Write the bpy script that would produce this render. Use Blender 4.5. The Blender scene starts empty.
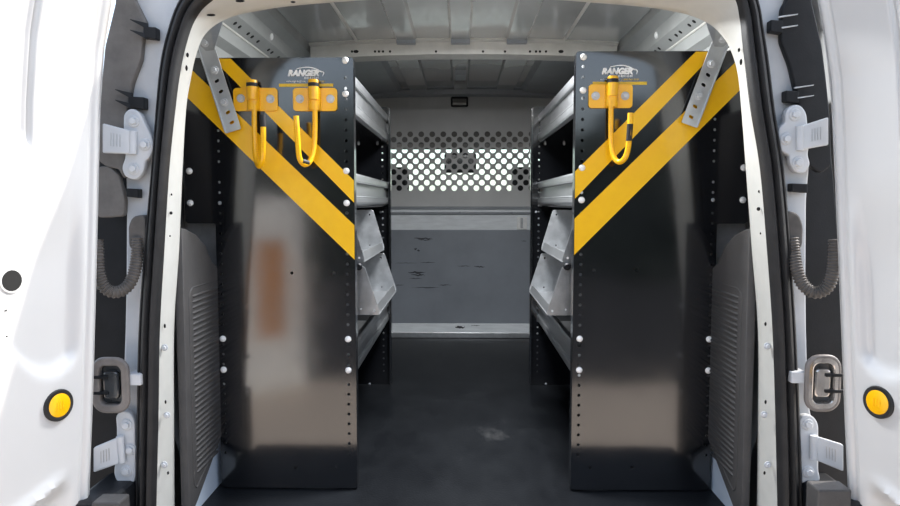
import bpy, bmesh, math, random
from mathutils import Vector, Matrix, geometry

random.seed(7)
scene = bpy.context.scene
COL = scene.collection

# ---------------------------------------------------------------- camera, sky, sun, exposure
F = 704.0                    # focal length in pixels of the 900 px wide frame
CAM = Vector((0.0, 0.0, 0.755))
PITCH = math.atan(51 / F)
YAW = math.atan(11 / F)
cam_d = bpy.data.cameras.new('camera')
cam_d.sensor_width = 36
cam_d.lens = F / 900 * 36
cam_d.clip_start = 0.02
cam = bpy.data.objects.new('camera', cam_d)
COL.objects.link(cam)
cam.location = CAM
CAMROT = Matrix.Rotation(YAW, 3, 'Z') @ Matrix.Rotation(math.pi / 2 - PITCH, 3, 'X')
cam.rotation_euler = CAMROT.to_euler()
scene.camera = cam

SUN = Vector((0.62, 0.205, 0.74)).normalized()     # towards the sun
world = bpy.data.worlds.new('sky_world')
scene.world = world
world.use_nodes = True
wn = world.node_tree
wn.nodes.clear()
sky = wn.nodes.new('ShaderNodeTexSky')
sky.sky_type = 'NISHITA'
sky.sun_disc = False
sky.sun_elevation = math.asin(SUN.z)
sky.sun_rotation = math.atan2(SUN.x, SUN.y)
sky.air_density = 1.0
sky.dust_density = 1.6
sky.ozone_density = 1.0
bg = wn.nodes.new('ShaderNodeBackground')
bg.inputs['Strength'].default_value = 0.36
wo = wn.nodes.new('ShaderNodeOutputWorld')
hs = wn.nodes.new('ShaderNodeHueSaturation')
hs.inputs['Saturation'].default_value = 0.62
wn.links.new(sky.outputs[0], hs.inputs['Color'])
wn.links.new(hs.outputs[0], bg.inputs[0])
wn.links.new(bg.outputs[0], wo.inputs[0])

sun_d = bpy.data.lights.new('sun', 'SUN')
sun_d.energy = 4.4
sun_d.angle = math.radians(0.6)
sun_d.color = (1.0, 0.92, 0.82)
sun = bpy.data.objects.new('sun', sun_d)
COL.objects.link(sun)
sun.rotation_euler = (-SUN).to_track_quat('-Z', 'Y').to_euler()
sun.location = (4, -2, 4)

FILL_W = 24.0                # power of the fill light added in the roof fitting

vs = scene.view_settings
vs.view_transform = 'Standard'
vs.look = 'None'
vs.exposure = 0.38
vs.gamma = 1.0
vs.use_curve_mapping = False

# ---------------------------------------------------------------- measuring helpers
def ray(px, py):
    return CAMROT @ Vector(((px - 450) / F, (253 - py) / F, -1.0))
def P(px, py, Y):            # point of a photograph pixel on the plane y = Y
    d = ray(px, py)
    return CAM + d * (Y / d.y)
def PX(px, py, X):           # the same on the plane x = X
    d = ray(px, py)
    return CAM + d * (X / d.x)
def XZ(px, py, Y):
    p = P(px, py, Y)
    return (p.x, p.z)

# ---------------------------------------------------------------- materials
MATS = {}
def mat(name, color, rough=0.5, metal=0.0, var=0.0, vscale=8.0, bump=0.0, bscale=60.0, coat=0.0,
        spec=0.5, rvar=0.0, dark=None, stretch=None, trans=0.0):
    m = bpy.data.materials.new(name)
    m.use_nodes = True
    nt = m.node_tree
    b = nt.nodes['Principled BSDF']
    b.inputs['Base Color'].default_value = (*color, 1)
    b.inputs['Roughness'].default_value = rough
    b.inputs['Metallic'].default_value = metal
    b.inputs['Specular IOR Level'].default_value = spec
    b.inputs['Coat Weight'].default_value = coat
    b.inputs['Coat Roughness'].default_value = 0.08
    tc = nt.nodes.new('ShaderNodeTexCoord')
    src = tc.outputs['Object']
    if stretch:
        mp = nt.nodes.new('ShaderNodeMapping')
        mp.inputs['Scale'].default_value = stretch
        nt.links.new(src, mp.inputs[0])
        src = mp.outputs[0]
    nz = nt.nodes.new('ShaderNodeTexNoise')
    nz.inputs['Scale'].default_value = vscale
    nz.inputs['Detail'].default_value = 5
    nz.inputs['Roughness'].default_value = 0.6
    nt.links.new(src, nz.inputs['Vector'])
    ramp = nt.nodes.new('ShaderNodeValToRGB')
    d = dark if dark else tuple(c * (1 - var) for c in color)
    l = tuple(min(1, c * (1 + var)) for c in color)
    ramp.color_ramp.elements[0].position = 0.3
    ramp.color_ramp.elements[1].position = 0.7
    ramp.color_ramp.elements[0].color = (*d, 1)
    ramp.color_ramp.elements[1].color = (*l, 1)
    nt.links.new(nz.outputs['Fac'], ramp.inputs[0])
    nt.links.new(ramp.outputs[0], b.inputs['Base Color'])
    if rvar:
        mr = nt.nodes.new('ShaderNodeMapRange')
        mr.inputs['From Min'].default_value = 0.3
        mr.inputs['From Max'].default_value = 0.7
        mr.inputs['To Min'].default_value = max(0.02, rough - rvar)
        mr.inputs['To Max'].default_value = min(1, rough + rvar)
        nt.links.new(nz.outputs['Fac'], mr.inputs[0])
        nt.links.new(mr.outputs[0], b.inputs['Roughness'])
    if bump:
        n2 = nt.nodes.new('ShaderNodeTexNoise')
        n2.inputs['Scale'].default_value = bscale
        n2.inputs['Detail'].default_value = 3
        nt.links.new(tc.outputs['Object'], n2.inputs['Vector'])
        bp = nt.nodes.new('ShaderNodeBump')
        bp.inputs['Strength'].default_value = 1.0
        bp.inputs['Distance'].default_value = bump
        nt.links.new(n2.outputs['Fac'], bp.inputs['Height'])
        nt.links.new(bp.outputs[0], b.inputs['Normal'])
    MATS[name] = m
    return m

mat('white_paint', (0.60, 0.60, 0.595), 0.28, var=0.02, vscale=3, coat=0.6)
mat('jamb_paint', (0.54, 0.56, 0.58), 0.38, var=0.06, vscale=14, coat=0.2)
mat('flange_paint', (0.53, 0.53, 0.50), 0.42, var=0.05, vscale=20)
mat('black_powder', (0.006, 0.0065, 0.008), 0.13, var=0.25, vscale=5, bump=0.0030, bscale=2.2, coat=0.8, spec=0.8, rvar=0.03)
mat('galvanised', (0.43, 0.44, 0.45), 0.36, metal=0.8, var=0.12, vscale=42, bump=0.0002, bscale=90, rvar=0.06)
mat('zinc', (0.60, 0.62, 0.63), 0.34, metal=0.55, var=0.07, vscale=25, rvar=0.03)
mat('bolt_zinc', (0.90, 0.90, 0.88), 0.35, metal=0.1, var=0.06, vscale=120)
mat('yellow_decal', (1.0, 0.54, 0.002), 0.34, var=0.05, vscale=30, coat=0.3)
mat('yellow_paint', (1.0, 0.49, 0.002), 0.33, var=0.08, vscale=40, coat=0.3)
mat('white_print', (0.96, 0.96, 0.95), 0.5)
mat('yellow_print', (0.80, 0.52, 0.03), 0.4, var=0.03)
mat('black_rubber', (0.016, 0.016, 0.017), 0.55, spec=0.4, var=0.3, vscale=30, bump=0.0004, bscale=200)
mat('black_plastic', (0.008, 0.009, 0.011), 0.5, spec=0.3, var=0.25, vscale=20, bump=0.0003, bscale=300)
mat('lit_cover_plastic', (0.14, 0.13, 0.12), 0.62, var=0.25, vscale=16, bump=0.0006, bscale=220)  # lamp-cover plastic with its sunlit brightness put into the colour
mat('trim_plastic', (0.058, 0.056, 0.056), 0.6, var=0.12, vscale=24, bump=0.0005, bscale=260)
mat('hose_plastic', (0.085, 0.078, 0.072), 0.55, var=0.25, vscale=30)
mat('roof_paint', (0.40, 0.405, 0.395), 0.20, var=0.06, vscale=4, coat=0.9, bump=0.0005, bscale=4)
mat('roof_beam', (0.58, 0.57, 0.53), 0.42, var=0.10, vscale=18, bump=0.0006, bscale=40)
mat('roof_dark', (0.26, 0.28, 0.30), 0.4, var=0.1, vscale=6)
mat('wall_paint', (0.34, 0.35, 0.34), 0.42, var=0.1, vscale=7)
mat('sill_paint', (0.62, 0.70, 0.80), 0.32, var=0.05, vscale=8)
mat('bulkhead_paint', (0.58, 0.58, 0.57), 0.45, var=0.06, vscale=6, bump=0.0005, bscale=20)
mat('bulkhead_light', (0.80, 0.83, 0.85), 0.40, var=0.10, vscale=10, stretch=(1, 1, 6))
mat('bulkhead_dark', (0.24, 0.26, 0.29), 0.42, var=0.12, vscale=3.5, bump=0.0005, bscale=18)
mat('scuff', (0.035, 0.038, 0.045), 0.6, var=0.3, vscale=60, stretch=(1, 1, 8))
mat('hole_dark', (0.006, 0.006, 0.006), 0.8)
mat('chrome_check', (0.50, 0.48, 0.46), 0.14, metal=0.85, var=0.2, vscale=40)
mat('check_rubber', (0.17, 0.155, 0.145), 0.4, var=0.25, vscale=25)
mat('lens_dark', (0.03, 0.033, 0.036), 0.08, var=0.3, vscale=30, coat=0.8)
m_ = mat('fill_lens', (0.9, 0.9, 0.88), 0.4)  # glowing lens of the added fill light
m_.node_tree.nodes['Principled BSDF'].inputs['Emission Color'].default_value = (1, 0.97, 0.92, 1)
m_.node_tree.nodes['Principled BSDF'].inputs['Emission Strength'].default_value = 2.0
mat('dash_plastic', (0.62, 0.61, 0.58), 0.6, var=0.05)
mat('seat_fabric', (0.012, 0.012, 0.013), 0.8, var=0.3, vscale=60)
mat('headliner', (0.16, 0.155, 0.15), 0.85, var=0.08, vscale=30)
mat('concrete', (0.60, 0.51, 0.42), 0.85, var=0.12, vscale=1.6, bump=0.003, bscale=30)
mat('asphalt', (0.022, 0.022, 0.023), 0.9, var=0.25, vscale=3, bump=0.003, bscale=60)
mat('brown_wood', (0.62, 0.25, 0.06), 0.55, var=0.2, vscale=6, stretch=(6, 6, 1))
mat('wall_render', (0.92, 0.91, 0.88), 0.8, var=0.04, vscale=3)
mat('hedge_leaf', (0.014, 0.026, 0.010), 0.6, var=0.5, vscale=20)

def floor_material():
    m = bpy.data.materials.new('rubber_floor')
    m.use_nodes = True
    nt = m.node_tree
    b = nt.nodes['Principled BSDF']
    tc = nt.nodes.new('ShaderNodeTexCoord')
    n1 = nt.nodes.new('ShaderNodeTexNoise'); n1.inputs['Scale'].default_value = 3.2; n1.inputs['Detail'].default_value = 8
    n1.inputs['Roughness'].default_value = 0.68
    mp = nt.nodes.new('ShaderNodeMapping'); mp.inputs['Scale'].default_value = (1, 0.55, 1)
    mp.inputs['Rotation'].default_value = (0, 0, 0.5)
    nt.links.new(tc.outputs['Object'], mp.inputs[0]); nt.links.new(mp.outputs[0], n1.inputs['Vector'])
    r = nt.nodes.new('ShaderNodeValToRGB')
    r.color_ramp.elements[0].position = 0.42; r.color_ramp.elements[0].color = (0.006, 0.007, 0.009, 1)
    r.color_ramp.elements[1].position = 0.82; r.color_ramp.elements[1].color = (0.12, 0.12, 0.12, 1)
    e = r.color_ramp.elements.new(0.60); e.color = (0.013, 0.0145, 0.017, 1)
    nt.links.new(n1.outputs['Fac'], r.inputs[0])
    nt.links.new(r.outputs[0], b.inputs['Base Color'])
    b.inputs['Roughness'].default_value = 0.46
    b.inputs['Specular IOR Level'].default_value = 0.2
    n2 = nt.nodes.new('ShaderNodeTexNoise'); n2.inputs['Scale'].default_value = 160
    nt.links.new(tc.outputs['Object'], n2.inputs['Vector'])
    bp = nt.nodes.new('ShaderNodeBump'); bp.inputs['Distance'].default_value = 0.0006
    nt.links.new(n2.outputs['Fac'], bp.inputs['Height']); nt.links.new(bp.outputs[0], b.inputs['Normal'])
    MATS['rubber_floor'] = m
floor_material()

def glass_material():
    m = bpy.data.materials.new('window_glass')
    m.use_nodes = True
    nt = m.node_tree
    nt.nodes.clear()
    tr = nt.nodes.new('ShaderNodeBsdfTransparent'); tr.inputs[0].default_value = (0.86, 0.93, 0.91, 1)
    gl = nt.nodes.new('ShaderNodeBsdfGlossy'); gl.inputs['Roughness'].default_value = 0.02
    lw = nt.nodes.new('ShaderNodeLayerWeight'); lw.inputs[0].default_value = 0.5
    fr = nt.nodes.new('ShaderNodeMapRange'); fr.inputs['From Min'].default_value = 0.3
    fr.inputs['To Min'].default_value = 0.05; fr.inputs['To Max'].default_value = 0.6
    nt.links.new(lw.outputs['Facing'], fr.inputs[0])
    mx = nt.nodes.new('ShaderNodeMixShader'); ou = nt.nodes.new('ShaderNodeOutputMaterial')
    nt.links.new(fr.outputs[0], mx.inputs[0]); nt.links.new(tr.outputs[0], mx.inputs[1])
    nt.links.new(gl.outputs[0], mx.inputs[2]); nt.links.new(mx.outputs[0], ou.inputs[0])
    MATS['window_glass'] = m
glass_material()

# ---------------------------------------------------------------- object helpers
WLOC = {}
def link(name, me, m, parent=None, loc=(0, 0, 0)):
    if m and not me.materials:
        me.materials.append(MATS[m])
    o = bpy.data.objects.new(name, me)
    COL.objects.link(o)
    loc = Vector(loc)
    WLOC[o.name] = loc
    if parent is not None:
        o.parent = parent
        o.location = loc - WLOC[parent.name]
    else:
        o.location = loc
    return o

def thing(name, label, cat, loc, group=None):
    o = bpy.data.objects.new(name, None)
    o.empty_display_size = 0.05
    COL.objects.link(o)
    o.location = loc
    WLOC[o.name] = Vector(loc)
    tag(o, label, cat, group)
    return o

def tag(o, label=None, cat=None, group=None, kind=None):
    if label: o['label'] = label
    if cat: o['category'] = cat
    if group: o['group'] = group
    if kind: o['kind'] = kind
    return o

def struct(o, label):
    o['kind'] = 'structure'
    o['label'] = label
    return o

class MB:
    def __init__(self):
        self.v, self.f = [], []
    def add(self, vs_, fs_):
        k = len(self.v)
        self.v += [tuple(p) for p in vs_]
        self.f += [tuple(i + k for i in q) for q in fs_]
        return self
    def box(self, lo, hi, M=None):
        x0, y0, z0 = lo; x1, y1, z1 = hi
        c = [Vector(p) for p in ((x0, y0, z0), (x1, y0, z0), (x1, y1, z0), (x0, y1, z0),
                                 (x0, y0, z1), (x1, y0, z1), (x1, y1, z1), (x0, y1, z1))]
        if M: c = [M @ p for p in c]
        return self.add(c, ((0, 3, 2, 1), (4, 5, 6, 7), (0, 1, 5, 4), (1, 2, 6, 5), (2, 3, 7, 6), (3, 0, 4, 7)))
    def prism(self, pts, vec):
        n = len(pts); vec = Vector(vec)
        a = [Vector(p) for p in pts]; b = [p + vec for p in a]
        fs = [tuple(range(n))[::-1], tuple(range(n, 2 * n))]
        fs += [(i, (i + 1) % n, n + (i + 1) % n, n + i) for i in range(n)]
        return self.add(a + b, fs)
    def loft(self, rings, closed=True, caps=False):
        n = len(rings[0]); vs_ = [p for r in rings for p in r]; fs = []
        for i in range(len(rings) - 1):
            for j in range(n if closed else n - 1):
                k = (j + 1) % n
                fs.append((i * n + j, i * n + k, (i + 1) * n + k, (i + 1) * n + j))
        if caps:
            fs.append(tuple(range(n))[::-1]); fs.append(tuple(range((len(rings) - 1) * n, len(rings) * n)))
        return self.add(vs_, fs)
    def tube(self, path, r, seg=10, caps=True):
        path = [Vector(p) for p in path]
        rs = r if isinstance(r, (list, tuple)) else [r] * len(path)
        rings = []; up = None
        for i, p in enumerate(path):
            t = (path[min(i + 1, len(path) - 1)] - path[max(i - 1, 0)]).normalized()
            if up is None:
                up = Vector((0, 0, 1)) if abs(t.z) < 0.9 else Vector((1, 0, 0))
            a = (up - t * up.dot(t)).normalized(); b = t.cross(a); up = a
            rings.append([p + (a * math.cos(q) + b * math.sin(q)) * rs[i]
                          for q in (2 * math.pi * k / seg for k in range(seg))])
        return self.loft(rings, True, caps)
    def lathe(self, prof, origin, axis, seg=14):
        axis = Vector(axis).normalized(); origin = Vector(origin)
        a = Vector((0, 0, 1)) if abs(axis.z) < 0.9 else Vector((1, 0, 0))
        a = (a - axis * a.dot(axis)).normalized(); b = axis.cross(a)
        rings = [[origin + axis * h + (a * math.cos(q) + b * math.sin(q)) * max(r, 1e-5)
                  for q in (2 * math.pi * k / seg for k in range(seg))] for r, h in prof]
        return self.loft(rings, True, True)
    def mesh(self, name='m', smooth=None, bevel=0.0, seg=2):
        me = bpy.data.meshes.new(name)
        me.from_pydata(self.v, [], self.f)
        bm = bmesh.new(); bm.from_mesh(me)
        bmesh.ops.remove_doubles(bm, verts=bm.verts, dist=1e-6)
        bmesh.ops.recalc_face_normals(bm, faces=bm.faces)
        if bevel:
            es = [e for e in bm.edges if len(e.link_faces) == 2 and e.calc_face_angle() > 0.5]
            bmesh.ops.bevel(bm, geom=es, offset=bevel, segments=seg, profile=0.5, affect='EDGES', clamp_overlap=True)
        if smooth is not None:
            for fc in bm.faces: fc.smooth = True
            for e in bm.edges:
                if len(e.link_faces) == 2 and e.calc_face_angle() > smooth: e.smooth = False
        bm.to_mesh(me); bm.free()
        return me
    def build(self, name, m, parent=None, smooth=None, bevel=0.0, seg=2):
        return link(name, self.mesh(name, smooth, bevel, seg), m, parent)

MXZ = Matrix(((1, 0, 0, 0), (0, 0, -1, 0), (0, 1, 0, 0), (0, 0, 0, 1)))   # local (x, y, z) -> world (x, -z, y)
MYZ = Matrix(((0, 0, 1, 0), (1, 0, 0, 0), (0, 1, 0, 0), (0, 0, 0, 1)))    # local (x, y, z) -> world (z, x, y)

def plate(outline, holes, t, M, bevel=0.0):
    """sheet with real holes; outline and holes are 2D loops"""
    cu = bpy.data.curves.new('tmp', 'CURVE')
    cu.dimensions = '2D'; cu.fill_mode = 'BOTH'; cu.extrude = t / 2; cu.bevel_depth = bevel; cu.bevel_resolution = 1
    for loop in [outline] + list(holes):
        sp = cu.splines.new('POLY'); sp.points.add(len(loop) - 1)
        for p, q in zip(sp.points, loop): p.co = (q[0], q[1], 0, 1)
        sp.use_cyclic_u = True
    ob = bpy.data.objects.new('tmp', cu)
    me = bpy.data.meshes.new_from_object(ob)
    bpy.data.objects.remove(ob); bpy.data.curves.remove(cu)
    me.transform(M)
    me.materials.clear()
    return me
def at_y(Y): return Matrix.Translation((0, Y, 0)) @ MXZ
def at_x(X): return Matrix.Translation((X, 0, 0)) @ MYZ

def circ(cx, cy, r, n=12, ry=None, rot=0.0):
    ry = ry or r; out = []
    for k in range(n):
        a = 2 * math.pi * k / n
        x, y = r * math.cos(a), ry * math.sin(a)
        out.append((cx + x * math.cos(rot) - y * math.sin(rot), cy + x * math.sin(rot) + y * math.cos(rot)))
    return out
def slot(cx, cy, L, w, rot, n=6):
    out = []
    for s, a0 in ((1, -math.pi / 2), (-1, math.pi / 2)):
        for k in range(n + 1):
            a = a0 + math.pi * k / n
            x, y = s * (L - w) / 2 + w / 2 * math.cos(a), w / 2 * math.sin(a)
            out.append((cx + x * math.cos(rot) - y * math.sin(rot), cy + x * math.sin(rot) + y * math.cos(rot)))
    return out
def rrect(x0, y0, x1, y1, r, n=4):
    out = []
    for cx, cy, a0 in ((x1 - r, y1 - r, 0), (x0 + r, y1 - r, 90), (x0 + r, y0 + r, 180), (x1 - r, y0 + r, 270)):
        for k in range(n + 1):
            a = math.radians(a0 + 90 * k / n); out.append((cx + r * math.cos(a), cy + r * math.sin(a)))
    return out
def rpoly(pts, r, n=4):
    """round the corners of a polygon (2D)"""
    out = []; N = len(pts)
    for i in range(N):
        p = Vector(pts[i]); a = Vector(pts[i - 1]) - p; b = Vector(pts[(i + 1) % N]) - p
        ri = min(r, a.length * 0.45, b.length * 0.45)
        a = p + a.normalized() * ri; b = p + b.normalized() * ri
        for k in range(n + 1):
            t = k / n; q = a * (1 - t) ** 2 + p * 2 * t * (1 - t) + b * t * t
            out.append((q.x, q.y))
    return out
def spline(pts, n=8):
    pts = [Vector(p) for p in pts]; out = []
    for i in range(len(pts) - 1):
        p0 = pts[max(i - 1, 0)]; p1 = pts[i]; p2 = pts[i + 1]; p3 = pts[min(i + 2, len(pts) - 1)]
        for k in range(n):
            t = k / n
            out.append(0.5 * (2 * p1 + (p2 - p0) * t + (2 * p0 - 5 * p1 + 4 * p2 - p3) * t * t + (3 * p1 - p0 - 3 * p2 + p3) * t ** 3))
    out.append(pts[-1])
    return out
def shade_smooth(me, ang=0.6):
    bm = bmesh.new(); bm.from_mesh(me)
    for fc in bm.faces: fc.smooth = True
    for e in bm.edges:
        if len(e.link_faces) == 2 and e.calc_face_angle() > ang: e.smooth = False
    bm.to_mesh(me); bm.free()
    return me

# shared small hardware (facing the rear of the van, -y)
def bolt_mesh(r, h, hexa=False):
    b = MB()
    if hexa:
        b.lathe([(r * 1.25, 0), (r * 1.25, h * 0.3), (r * 1.18, h * 0.36)], (0, 0, 0), (0, -1, 0), 16)
        b.lathe([(r * 0.82, h * 0.3), (r * 0.82, h * 0.9), (r * 0.7, h)], (0, 0, 0), (0, -1, 0), 6)
    else:
        b.lathe([(r, 0), (r, h * 0.25), (r * 0.92, h * 0.55), (r * 0.65, h * 0.85), (r * 0.3, h)], (0, 0, 0), (0, -1, 0), 14)
        b.lathe([(r * 0.28, h * 0.9), (r * 0.28, h * 1.08)], (0, 0, 0), (0, -1, 0), 6)
    return b.mesh('bolt', smooth=0.7)
BOLT = bolt_mesh(0.0085, 0.006)
HEX = bolt_mesh(0.0085, 0.009, True)
HEXBIG = bolt_mesh(0.0095, 0.010, True)
SMALLBOLT = bolt_mesh(0.005, 0.004)
DOT = MB().lathe([(0.0045, -0.001), (0.0045, 0.0006)], (0, 0, 0), (0, -1, 0), 10).mesh('dot')

YN, YF, YB = 1.80, 2.86, 3.90           # near end panels, far end panels, bulkhead
ZC = 1.354                              # roof lining height

# ================================================================ STRUCTURE
# ---- outside ground
gm = MB().box((-5.2, -1.6, -0.68), (5.4, 6.8, -0.60))
struct(gm.build('ground_concrete', 'concrete'), 'sunlit pale concrete apron the van is parked on')
gm = MB().add([(-60, -80, -0.62), (60, -80, -0.62), (60, 80, -0.62), (-60, 80, -0.62)], [(0, 1, 2, 3)])
struct(gm.build('ground_asphalt', 'asphalt'), 'dark asphalt lot around the concrete apron')

# ---- stand-ins added behind the photographer to be mirrored in the glossy end panels
b = MB()
rows = []
for j in range(9):
    z = -0.60 + 3.0 * j / 8
    rows.append([(x, -9.0 - 0.25 * math.sin(3.1 * x + 1.7 * j) - 0.2 * math.sin(7.3 * x - 2.1 * j) + (0.5 if j == 8 else 0) * -1, z + (0.3 * math.sin(2.3 * x) + 0.2 * math.sin(5.1 * x)) * (j / 8)) for x in [-22 + 0.5 * k for k in range(89)]])
b.loft(rows, closed=False)
b.loft([rows[-1], [(x, y - 2.0, z) for x, y, z in rows[-1]], [(x, y - 2.0, -0.6) for x, y, z in rows[-1]]], closed=False)
struct(b.build('reflection_hedge', 'hedge_leaf', smooth=1.5), 'added dark clipped hedge behind the van, there to be mirrored in the end panels')
gt = thing('reflection_gate', 'made-up white framed gate with brown boards, added for its reflection in the two-hook end panel', 'gate', (-1.36, -1.35, -0.6))  # made-up gate, placed only for its reflection
GM = Matrix.Translation((-1.36, -1.35, 0)) @ Matrix.Rotation(math.radians(-38), 4, 'Z')
for k in range(2):
    x = -0.105 + 0.107 * k
    MB().box((x, -0.02, -0.22), (x + 0.104, 0.012, 0.50), GM).build('board', 'brown_wood', gt, bevel=0.005)
for x in (-0.255, 0.107):
    MB().box((x, -0.03, -0.60), (x + 0.148, 0.03, 0.80), GM).build('post', 'wall_render', gt, bevel=0.01)
MB().box((-0.107, -0.025, 0.50), (0.107, 0.025, 0.80), GM).build('top_board', 'wall_render', gt, bevel=0.006)
MB().box((-0.107, -0.025, -0.59), (0.107, 0.025, -0.22), GM).build('kick_board', 'wall_render', gt, bevel=0.006)

# ---- floor
fl = MB().box((-0.665, 1.50, -0.03), (0.68, YB, 0.0))
fl_o = struct(fl.build('floor', 'rubber_floor'), 'black rubber mat covering the cargo floor between the shelving units')
MB().box((-0.64, 1.44, -0.06), (0.66, 1.50, -0.004)).build('sill_plate', 'black_plastic', fl_o, bevel=0.006)

# ---- roof lining with cross bow and lengthwise ribs
def zr(x): return ZC - 0.05 * x * x
cb = MB()
NX = 24
xs = [-0.56 + 1.135 * k / NX for k in range(NX + 1)]
cb.loft([[(x, 1.50, zr(x)) for x in xs], [(x, YB, zr(x)) for x in xs]], closed=False)
ceil = struct(cb.build('ceiling', 'roof_paint', smooth=1), 'grey painted metal roof lining with pressed ribs')
# cross bow: hat profile
def bow(name, y0, y1, depth, m, holes=True):
    b = MB()
    prof = [(y0 - 0.030, 0.0), (y0 - 0.030, -0.006), (y0 - 0.004, -0.010), (y0, -depth), (y1, -depth - 0.004), (y1 + 0.02, -0.004), (y1 + 0.02, 0.0)]
    b.loft([[(x, y, zr(x) + dz) for y, dz in prof] for x in xs], closed=True, caps=True)
    o = b.build(name, m, ceil, smooth=0.5)
    if holes:
        for px in (352, 356, 375, 379, 383, 390, 436, 483, 505, 530, 536, 540, 546, 561):
            p = P(px, 51.5, y0 - 0.002)
            big = px in (356, 561)
            h = link('bow_hole', DOT, 'hole_dark', o, p)
            if big: h.scale = (2.2, 1, 1.3)
    return o
bow('roof_bow', 2.655, 2.735, 0.052, 'roof_beam')
bow('roof_bow', 3.74, 3.80, 0.035, 'roof_dark', False)
# ribs
def rib(name, x0, x1, y0, y1, m, drop=0.010, slope=0.010):
    b = MB()
    prof = [(x0 - slope, 0.002), (x0, -drop), (x1, -drop), (x1 + slope, 0.002)]
    b.loft([[(x, y, zr(x) + dz) for x, dz in prof] for y in (y0, y1)], closed=True, caps=True)
    return b.build(name, m, ceil, bevel=0.002)
for (a, c) in ((-0.232, -0.170), (-0.034, 0.028), (0.170, 0.236)):
    rib('roof_rib', a, c, 1.50, 2.62, 'roof_paint')
for (a, c) in ((-0.270, -0.180), (-0.038, 0.030), (0.185, 0.275)):
    rib('roof_rib', a, c, 2.76, 3.74, 'roof_paint')
for x in (-0.385, 0.378):
    rib('roof_seam', x - 0.003, x + 0.003, 1.50, 2.625, 'roof_beam', 0.006, 0.004)
for s, x0, x1 in ((-1, -0.56, -0.33), (1, 0.33, 0.575)):
    rib('roof_side_panel', x0, x1, 2.77, 3.74, 'roof_dark', 0.02, 0.02)
MB().box((-0.026, 3.20, ZC - 0.030), (0.022, 3.36, ZC - 0.008)).build('roof_bracket', 'roof_dark', ceil, bevel=0.003)
# notches where the ribs meet the bow
for (a, c) in ((-0.236, -0.166), (-0.038, 0.032), (0.166, 0.240)):
    MB().box((a, 2.60, ZC - 0.024), (c, 2.632, ZC - 0.004)).build('rib_end', 'roof_dark', ceil, bevel=0.003)

# ---- side walls: pressed inner skin swept along the van, with the stepped roof rail
def side_wall(s, name, label):
    dx = 0.006
    def X(x): return s * x + dx
    prof = [(0.68, -0.03), (0.66, 0.00), (0.655, 0.12), (0.70, 0.30), (0.745, 0.66), (0.755, 0.75), (0.755, 0.93), (0.735, 1.06),
            (0.715, 1.125), (0.690, 1.150), (0.682, 1.185), (0.655, 1.200), (0.650, 1.235), (0.615, 1.262), (0.610, 1.300), (0.580, 1.318), (0.570, 1.350), (0.55, 1.356)]
    b = MB()
    b.loft([[(X(x), y, z) for x, z in prof] for y in (1.605, YB)], closed=False)
    o = struct(b.build(name, 'wall_paint'), label)
    # lips of the roof rail
    for (x0, z0, x1, z1) in ((0.650, 1.235, 0.612, 1.264), (0.690, 1.150, 0.656, 1.199)):
        q = MB()
        q.tube([(X(x0), 1.56, z0), (X(x0), YB - 0.1, z0)], 0.004, 8)
        q.build('rail_hem', 'roof_beam', o)
    k = 0
    for y in (1.78, 1.98, 2.02, 2.10, 2.14, 2.20, 2.32, 2.36, 2.44, 2.56):
        c = Vector((X(0.632), y, 1.2485)); n = Vector((-s * 0.58, 0, -0.81))
        MB().lathe([(0.006, -0.001), (0.006, 0.0015)], c, n, 10).build('rail_hole', 'hole_dark', o); k += 1
    for y in (1.92, 2.28):
        c = Vector((X(0.612), y, 1.281)); n = Vector((-s, 0, -0.12))
        MB().lathe([(0.011, -0.001), (0.011, 0.003), (0.006, 0.006)], c, n, 12).build('rail_bolt', 'bolt_zinc', o, smooth=0.6)
    return o
WL = side_wall(-1, 'wall_left', 'grey painted inner side wall behind the two-hook shelving unit')
WR = side_wall(1, 'wall_right', 'grey painted inner side wall behind the one-hook shelving unit')

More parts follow.
